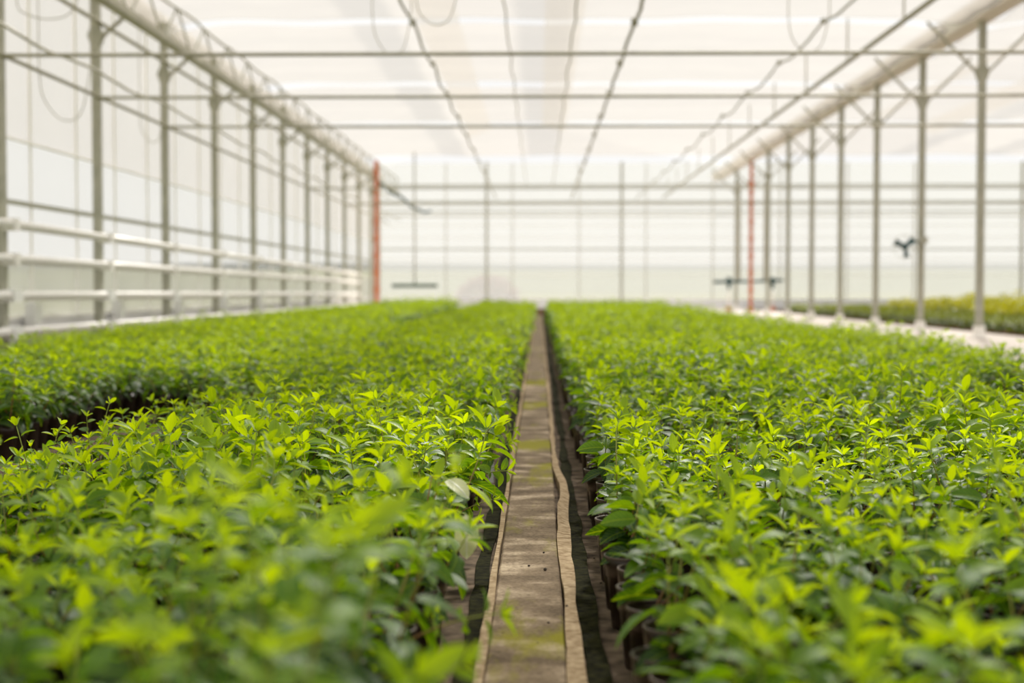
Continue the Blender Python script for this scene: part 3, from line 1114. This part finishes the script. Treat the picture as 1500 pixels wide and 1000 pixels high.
# ------------------------------------------------------------------ pots
POT_H, SOIL_Z = 0.137, 0.120
mb = MB()
mb.lathe([(0.0, 0.0005), (.030, 0.0), (.032, .004), (.0405, .098), (.0435, .099), (.046, POT_H), (.0445, POT_H + .001), (.0425, SOIL_Z - .012)], 18)
POT = mb.mesh('pot', M['pot'], True)
mb = MB()
mb.lathe([(.0458, POT_H - .004), (.0470, POT_H - .003), (.0472, POT_H + .0012), (.0450, POT_H + .0018), (.0438, POT_H - .001)], 18)
RIM = mb.mesh('rim', M['pot_rim'], True)
SOIL = []
for q in range(3):
    r_ = random.Random(q)
    v, f = [(0, 0, SOIL_Z + .003)], []
    for ring, rr in enumerate((.015, .029, .0428)):
        for k in range(14):
            t = 2 * math.pi * (k + .5 * ring) / 14
            v.append((rr * math.cos(t), rr * math.sin(t), SOIL_Z + r_.uniform(-.003, .004)))
    f += [(0, 1 + k, 1 + (k + 1) % 14) for k in range(14)]
    for ring in range(2):
        a, c = 1 + ring * 14, 15 + ring * 14
        for k in range(14):
            f.append((a + k, c + k, c + (k + 1) % 14, a + (k + 1) % 14))
    SOIL.append(MB().add(v, f).mesh('soil', M['soil'], False))

# ------------------------------------------------------------------ where the plants stand
def canopy(x, y):
    return (math.sin(1.7 * x + .9 * y + .4) * .5 + math.sin(3.1 * x - 1.3 * y + 2.0) * .3 + math.sin(.6 * y + 5 * x) * .25)


rp = random.Random(99)
SP_X, SP_Y = 0.150, 0.142
plants = []      # x, y, scale, bed, row from the path


def rows(x0, x1, y0, y1, bed, direction, spx=SP_X, spy=SP_Y, jit=.022):
    n = int(abs(x1 - x0) / spx) + 1
    for i in range(n):
        x = x0 + direction * i * spx
        y = y0 + (spy * .5 if i % 2 else 0)
        while y < y1:
            px, py = x + rp.uniform(-jit, jit), y + rp.uniform(-jit, jit)
            y += spy
            if abs(px * F_PX / py + HX - 750) > 750 + 0.95 * F_PX / py + 20:
                continue
            if rp.random() < (.09 if y < 3.0 else .05) and i > 0:
                continue
            # a missing patch at the outer side of the right bed
            if bed == 'right' and (px - 2.2) ** 2 / .14 + (py - 5.8) ** 2 / 1.4 < 1:
                continue
            if bed != 'right' and (px + 1.66) ** 2 / .16 + (py - 4.6) ** 2 / .9 < 1:
                continue
            if bed == 'outer left' and px < -3.55 and py < 11:
                continue
            s = 1.0 + .16 * canopy(px, py) + rp.uniform(-.20, .20)
            if bed == 'outer left' and px < -2.9:
                s = min(s, .92)
            if bed == 'left' and px < -.95 and 2.5 < py < 6:
                s *= .70
            plants.append([px, py, s, bed, i])


NEAR_END = 15.0
for (y0, y1, sx, sy, j) in ((0.82, NEAR_END, SP_X, SP_Y, .022), (NEAR_END, 33.4, .20, .20, .03)):
    rows(-.222, -1.28, y0, y1, 'left', -1, sx, sy, j)
    rows(-2.0, -4.15, y0, y1, 'outer left', -1, sx, sy, j)
    rows(.186, 2.78, y0, y1, 'right', 1, sx, sy, j)
plants.sort(key=lambda p: p[1])
# the gap between the left beds closes further back
rows(-1.50, -1.85, 6.7, NEAR_END, 'outer left', -1, .14, SP_Y)
plants.sort(key=lambda p: p[1])


def in_view(p):
    top = .31
    u = HX + p[0] * F_PX / p[1]
    return -70 < u < 1570 and HY + (CAM_H - top) * F_PX / p[1] < 1015


seen = [p for p in plants if in_view(p)]
single = seen[:300]
SPLIT = 150


def plant_recipe(p, r):
    """The shoots of one plant: (template, azimuth, scale, base offset)."""
    out = []
    n = (r.choice((2, 3, 3, 4)) if p[1] < 2.6 else r.choice((3, 4, 4, 5))) if p[1] < NEAR_END else 5
    a0 = r.uniform(0, 6.28)
    edge_l, edge_r = p[3] == 'left' and p[4] == 0, p[3] == 'right' and p[4] == 0
    tall = len(p) > 5
    for k in range(n):
        az = a0 + 2 * math.pi * k / n + r.uniform(-.4, .4)
        if edge_r and math.cos(az) < .15:          # these lean in over the bed and leave their pots in view
            az = math.pi - az
        t = r.choice(UPRIGHT)
        sc = p[2] * r.uniform(.80, 1.18)
        if tall:
            t, sc = r.choice(TALL), p[5] * r.uniform(.8, 1.05)
        elif r.random() < .06:
            t = r.choice(LEGGY)
            sc = p[2] * r.uniform(.92, 1.1)
        out.append((t, az, sc, (.012 * math.cos(az), .012 * math.sin(az))))
    if edge_l and 1.30 < p[1] < 1.55:
        out[0] = (25, -.95 if p[1] < 1.43 else -.3, .85 if p[1] < 1.43 else .6, (0, 0))
    elif edge_l and r.random() < .5:
        out[0] = (r.choice(LOW), r.uniform(-.7, .7), p[2] * r.uniform(.65, .9), (0, 0))
    return out


# a few tall plants close to the camera in the left bed, as the blurred foreground shows
def boost(px_list):
    for (px, d, h) in px_list:
        x = (px - HX) * d / F_PX
        q = min((p for p in plants if len(p) == 5), key=lambda p: (p[0] - x) ** 2 + (p[1] - d) ** 2)
        q.append(h)
        if not any(p is q for p in single):
            single.insert(0, q)
            single.pop()


boost([(640, 1.02, 1.05), (540, 1.18, 1.12), (455, 1.35, 1.08), (350, 1.28, .95), (230, 1.40, 1.0), (90, 1.15, .95), (500, 1.62, 1.0), (20, 1.4, .9), (700, 1.05, 1.0), (600, 1.32, 1.0)])

single.sort(key=lambda p: p[1])
single_ids = {id(p) for p in single}
counters = {}
bed_name = {'left': 'row left of the path', 'right': 'row right of the path', 'outer left': 'row of the outer left bed past the gap'}
groups = {'left': 'potted shrubs in the left bed', 'right': 'potted shrubs in the right bed', 'outer left': 'potted shrubs in the outer left bed'}
Lo = C.objects
for idx, p in enumerate(single):
    r = random.Random(idx * 13 + 5)
    x, y, s, bed, row = p[:5]
    root = bpy.data.objects.new('potted_shrub', None)
    Lo.link(root)
    root.location = (x, y, 0)
    root.rotation_euler = (0, 0, r.uniform(0, 6.28))
    k = counters.get((bed, row), 0)
    counters[(bed, row)] = k + 1
    look = 'tall' if len(p) > 5 else ('small' if s < .88 else ('bushy' if s > 1.1 else 'leafy'))
    nth = (ORD + [f'{q}th' for q in range(21, 60)])[k]
    lab = f'{look} green potted shrub, {ORD[row]} {bed_name[bed]}, {nth} from the front'
    gname = groups[bed]
    tag(root, lab, 'potted plant', gname)
    rz = root.rotation_euler[2]
    for nm, me in (('pot', POT), ('soil', SOIL[idx % 3])):
        c = bpy.data.objects.new(nm, me)
        Lo.link(c)
        c.parent = root
        if nm == 'pot':
            rm = bpy.data.objects.new('rim', RIM)
            Lo.link(rm)
            rm.parent = c
    for (t, az, sc, off) in plant_recipe(p, r):
        c = bpy.data.objects.new('shoot', STEM_MESH[t])
        Lo.link(c)
        c.parent = root
        a = az - rz
        c.location = (off[0], off[1], SOIL_Z)
        c.rotation_euler = (0, 0, a)
        c.scale = (sc, sc, sc)
        if idx < SPLIT:
            for kind, m in SHOOTS[t]['leaves']:
                lf = bpy.data.objects.new('leaf', LEAF[kind])
                Lo.link(lf)
                lf.parent = c
                lf.matrix_local = m
        else:
            lf = bpy.data.objects.new('leaves', FOLIAGE_MESH[t])
            Lo.link(lf)
            lf.parent = c

# ------------------------------------------------------------------ the rest of the shrubs: one mass
class Pile:
    def __init__(self):
        self.V, self.F, self.T, self.U, self.o = [], [], [], [], 0

    def add(self, v, f, t, u=None):
        self.V.append(v)
        self.F.append(f + self.o)
        self.T.append(t)
        self.U.append(u if u is not None else np.zeros((len(v), 2), np.float32))
        self.o += len(v)

    def mesh(self, name, mat):
        return np_mesh(name, np.concatenate(self.V), np.concatenate(self.F), [mat], np.clip(np.concatenate(self.T), 0, 1), np.concatenate(self.U))


SHOOT_LOD = {}
for l in (1, 2):
    for i, s in enumerate(SHOOTS):
        Vs, Fs, Ts, Us, o = [], [], [], [], 0
        for q, (kind, m) in enumerate(s['leaves']):
            if l == 2 and q % 3 == 2 and q < len(s['leaves']) - 4:
                continue
            v, uv, f = GEO[(kind, l)]
            A = np.array(m, np.float32)
            g_ = 1.18 if l == 2 else 1.0
            Vs.append((v * g_) @ A[:3, :3].T + A[:3, 3])
            Fs.append(f + o)
            Ts.append(np.full(len(v), LEAF_KINDS[kind][3]))
            Us.append(uv)
            o += len(v)
        V2, F2, T2 = tube_np(s['pts'][::4] if l == 2 else s['pts'][::2], [x_ for x_ in (s['rad'][::4] if l == 2 else s['rad'][::2])], 3)
        SHOOT_LOD[(i, l)] = (np.concatenate(Vs), np.concatenate(Fs), np.concatenate(Ts), np.concatenate(Us), V2, F2, T2)


def pot_np(n=8):
    mb = MB()
    mb.lathe([(.031, 0.0), (.0405, .098), (.0435, .099), (.046, POT_H), (.0425, SOIL_Z)], n)
    F = []
    for a, b_, c, d in mb.f:
        F += [(a, b_, c), (a, c, d)]
    V = np.array(mb.v, np.float32)
    t = 2 * np.pi * np.arange(n) / n
    sv = np.concatenate([np.stack([.043 * np.cos(t), .043 * np.sin(t), np.full(n, SOIL_Z)], 1), [[0, 0, SOIL_Z + .004]]]).astype(np.float32)
    sf = np.array([(k, (k + 1) % n, n) for k in range(n)], np.int32)
    return V, np.array(F, np.int32), sv, sf


PV, PF, SV, SF = pot_np()
fol, stems, pots, soils = Pile(), Pile(), Pile(), Pile()
for idx, p in enumerate(plants):
    if id(p) in single_ids:
        continue
    r = random.Random(idx * 17 + 3)
    x, y, s, bed, row = p[:5]
    far = y > NEAR_END
    l = 1 if y < 7.5 else 2
    if far:
        s *= 1.12
    if y > 9:
        s *= 0.93
    if y > 26 and -3.4 < x < -1.4:
        s *= 1.18
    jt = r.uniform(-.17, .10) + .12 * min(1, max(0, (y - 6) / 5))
    for (t, az, sc, off) in plant_recipe([x, y, s, bed, row], r):
        v, f, tn, uv, v2, f2, t2 = SHOOT_LOD[(t, l)]
        c, s_ = math.cos(az) * sc, math.sin(az) * sc
        A = np.array([[c, -s_, 0], [s_, c, 0], [0, 0, sc]], np.float32)
        o = np.array([x + off[0], y + off[1], SOIL_Z], np.float32)
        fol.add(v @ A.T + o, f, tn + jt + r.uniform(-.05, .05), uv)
        if y < 18:
            stems.add(v2 @ A.T + o, f2, t2)
    if y < 10 or row in (0,) or (not far and row > 12):
        pots.add(PV + np.array([x, y, 0], np.float32), PF, np.zeros(len(PV)))
        soils.add(SV + np.array([x, y, 0], np.float32), SF, np.zeros(len(SV)))
mass = obj('shrub_rows', fol.mesh('shrub_rows', M['leaf']))
tag(mass, 'mass of green potted shrubs filling the beds back to the far end', 'shrubs', kind='stuff')
for nm, pl, mt in (('stems', stems, M['stem']), ('pots', pots, M['pot']), ('soil', soils, M['soil'])):
    c = obj(nm, pl.mesh(nm, mt), mass)
    c['kind'] = 'stuff'

# the bed in the next bay: low plants in front, tall yellow-green ones behind
fol2, st2 = Pile(), Pile()
r = random.Random(77)
yy = 15.0
while yy < 37.5:
    xx = 6.5
    while xx < 11.5:
        if abs(xx * F_PX / yy + HX - 750) < 830:
            tall = xx > 7.7 + .25 * math.sin(yy) and yy < 31
            sc0 = r.uniform(1.75, 2.3) if tall else r.uniform(.95, 1.25)
            if tall and r.random() < .12:
                sc0 *= 1.25
            for k in range(5):
                t = r.choice(UPRIGHT)
                az = r.uniform(0, 6.28)
                v, f, tn, uv, v2, f2, t2 = SHOOT_LOD[(t, 2)]
                sc = sc0 * r.uniform(.85, 1.1)
                c, s_ = math.cos(az) * sc, math.sin(az) * sc
                A = np.array([[c, -s_, 0], [s_, c, 0], [0, 0, sc]], np.float32)
                o = np.array([xx + r.uniform(-.05, .05), yy + r.uniform(-.05, .05), .03], np.float32)
                fol2.add(v @ A.T + o, f, tn * (1.0 if tall else .5) + (.22 if tall else 0), uv)
                st2.add(v2 @ A.T + o, f2, t2)
        xx += .26
    yy += .26
side = obj('side_bed_plants', fol2.mesh('side_bed_plants', M['tall_leaf']))
tag(side, 'low and tall yellow green plants in the bed of the next bay', 'plants', kind='stuff')
c = obj('stems', st2.mesh('stems', M['stem']), side)
c['kind'] = 'stuff'
mb = MB()
mb.box(6.42, 14.5, 0, 11.8, 37.8, .03)
mb.build('soil_bed', M['soil'], side)

# a reddish bush outside the end wall
bu = empty('bush', (*atd(715, 422, 58)[:2], -0.08))
tag(bu, 'rounded reddish bush outside the end wall', 'bush')
r = random.Random(5)
pf = Pile()
for k in range(1400):
    th, ph_ = r.uniform(0, 6.28), math.acos(r.uniform(-.2, 1))
    rr = r.uniform(.7, 1.0)
    c0 = np.array([1.35 * rr * math.sin(ph_) * math.cos(th), 1.0 * rr * math.sin(ph_) * math.sin(th), .25 + 1.0 * rr * math.cos(ph_)], np.float32)
    v, uv, f = GEO[(k % 4, 2)]
    A = np.array(Euler((r.uniform(-1, 1), r.uniform(-1, 1), r.uniform(0, 6.28))).to_matrix(), np.float32) * .22
    pf.add(v @ A.T + c0, f, np.full(len(v), r.random()), uv)
obj('foliage', pf.mesh('foliage', M['pink_leaf']), bu)['kind'] = 'stuff'
for k in range(5):
    a = k * 1.26
    MB().tube([(.05 * math.cos(a), .05 * math.sin(a), 0), (.3 * math.cos(a), .3 * math.sin(a), .5), (.7 * math.cos(a), .6 * math.sin(a), .95)], [.04, .03, .012], 6).build('branch', M['timber'], bu, True)

# ------------------------------------------------------------------ small things by the path
x, y = at(720, 700, .03)
o = empty('plant_tag', (-.158, 4.66, 0))
o.scale = (.72, 1, .72)
tag(o, 'white plastic plant tag standing at the left path edge', 'tag')
mb = MB()
mb.add([(-.011, 0, .0), (.011, 0, .0), (.012, .012, .09), (.012, .012, .118), (-.012, .012, .118), (-.012, .012, .09),
        (-.011, .002, .0), (.011, .002, .0), (.012, .014, .09), (.012, .014, .118), (-.012, .014, .118), (-.012, .014, .09)],
       [(0, 1, 2, 3, 4, 5), (11, 10, 9, 8, 7, 6)] + [(k, 6 + k, 6 + (k + 1) % 6, (k + 1) % 6) for k in range(6)])
mb.build('blade', M['tag'], o)

# a pale leaf hanging from the left path edge, and a ragged bright one above it
def big_leaf(name, kind, mat, base, tip_dir, normal, L, tone, parent_label, cat):
    v, uv, f = GEO[(kind, 0)]
    y_ = Vector(tip_dir).normalized()
    z_ = Vector(normal)
    z_ = (z_ - y_ * z_.dot(y_)).normalized()
    x_ = y_.cross(z_)
    A = np.array(Matrix((x_, y_, z_)).transposed(), np.float32) * L
    me = np_mesh(name, v @ A.T, f, [mat], np.full(len(v), tone), uv)
    return me, base


near_edge = [s_ for s_ in bpy.data.objects if s_.name.startswith('potted_shrub') and 'first row left of the path' in s_.get('label', '')]
host = min(near_edge, key=lambda q: abs(q.location.y - 2.62))
host['label'] = 'shrub on the left path edge with a large pale leaf hanging down'
inv = Matrix.Translation(host.location) @ Matrix.Rotation(host.rotation_euler[2], 4, 'Z')
inv = inv.inverted()
for (bp, td, nm, L, kind, mt, lab, tn) in (
        ((-.135, 2.60, .225), (.04, -.05, -1), (.15, -1, .1), .088, 1, 'pale_leaf', 'pale whitish leaf hanging down', .5),
        ((-.150, 2.72, .262), (.75, -.4, -.35), (.1, .25, .95), .085, 4, 'leaf', 'bright yellow green leaf reaching over the path edge', 1.0),
        ((-.175, 2.70, .275), (.60, -.7, -.25), (.1, -.5, .9), .070, 1, 'pale_leaf', 'pale leaf beside the bright one', .3)):
    me, base = big_leaf('leaf', kind, M[mt], bp, td, nm, L, tn, '', '')
    lf = obj('leaf', me, host)
    lf.matrix_local = inv @ Matrix.Translation(Vector(bp))
    lf['label'] = lab
    st = MB().tube([(0, 0, 0), (-.02, .01, -.02), (host.location.x - bp[0], host.location.y - bp[1], SOIL_Z - bp[2])], [.0012, .0014, .0018], 5)
    V, F, T = tube_np(*(lambda q: (q, [.0012, .0015, .0018]))([(0, 0, 0), ((host.location.x - bp[0]) * .5, (host.location.y - bp[1]) * .5, .01), (host.location.x - bp[0], host.location.y - bp[1], SOIL_Z - bp[2])]), 5)
    so = obj('leaf_stalk', np_mesh('leaf_stalk', V, F, [M['stem']], T[::-1].copy()), host)
    so.matrix_local = inv @ Matrix.Translation(Vector(bp))

# crumbs of soil on and beside the path
def clod(x, y, z, s, seed):
    r_ = random.Random(seed)
    t = (1 + 5 ** .5) / 2
    vs_ = [(-1, t, 0), (1, t, 0), (-1, -t, 0), (1, -t, 0), (0, -1, t), (0, 1, t), (0, -1, -t), (0, 1, -t), (t, 0, -1), (t, 0, 1), (-t, 0, -1), (-t, 0, 1)]
    fs_ = [(0, 11, 5), (0, 5, 1), (0, 1, 7), (0, 7, 10), (0, 10, 11), (1, 5, 9), (5, 11, 4), (11, 10, 2), (10, 7, 6), (7, 1, 8), (3, 9, 4), (3, 4, 2), (3, 2, 6), (3, 6, 8), (3, 8, 9), (4, 9, 5), (2, 4, 11), (6, 2, 10), (8, 6, 7), (9, 8, 1)]
    v = [tuple(c * s * .5 * r_.uniform(.75, 1.2) * k for c, k in zip(p, (1, .9, .65))) for p in vs_]
    zmin = min(p[2] for p in v)
    mb_ = MB()
    mb_.add([(p[0], p[1], p[2] - zmin) for p in v], fs_)
    return mb_.build('soil_crumb', M['clod'], None, False, (x, y, z))


xx, yy = at(799, 838, .018)
tag(clod(xx, yy, .0185, .0056, 1), 'largest dark soil crumb in the middle of the path', 'soil crumb')
xx, yy = at(775, 832, .018)
tag(clod(xx, yy, .0185, .0036, 2), 'smaller dark crumb just left of the largest one on the path', 'soil crumb')
for i, (px, py, z, lab) in enumerate([(831, 891, .025, 'dark crumb on the pale right edging of the path'), (804, 916, .0185, 'tiny crumb on the path below the pale scuffs'),
                                      (871, 820, .001, 'dark crumb on the ground cover right of the path'), (881, 857, .001, 'dark crumb on the ground cover close to the pots'),
                                      (797, 812, .0185, 'tiny crumb on the path behind the largest one'), (906, 872, .001, 'dark crumb lying between the right hand pots')]):
    xx, yy = at(px, py, z)
    tag(clod(xx, yy, z, .0032, 10 + i), lab, 'soil crumb')

print('PLANTS', len(plants), 'single', len(single), 'depth', single[-1][1], 'tris', sum(len(f) for f in fol.F), sum(len(f) for f in fol2.F), 'objects', len(bpy.data.objects))
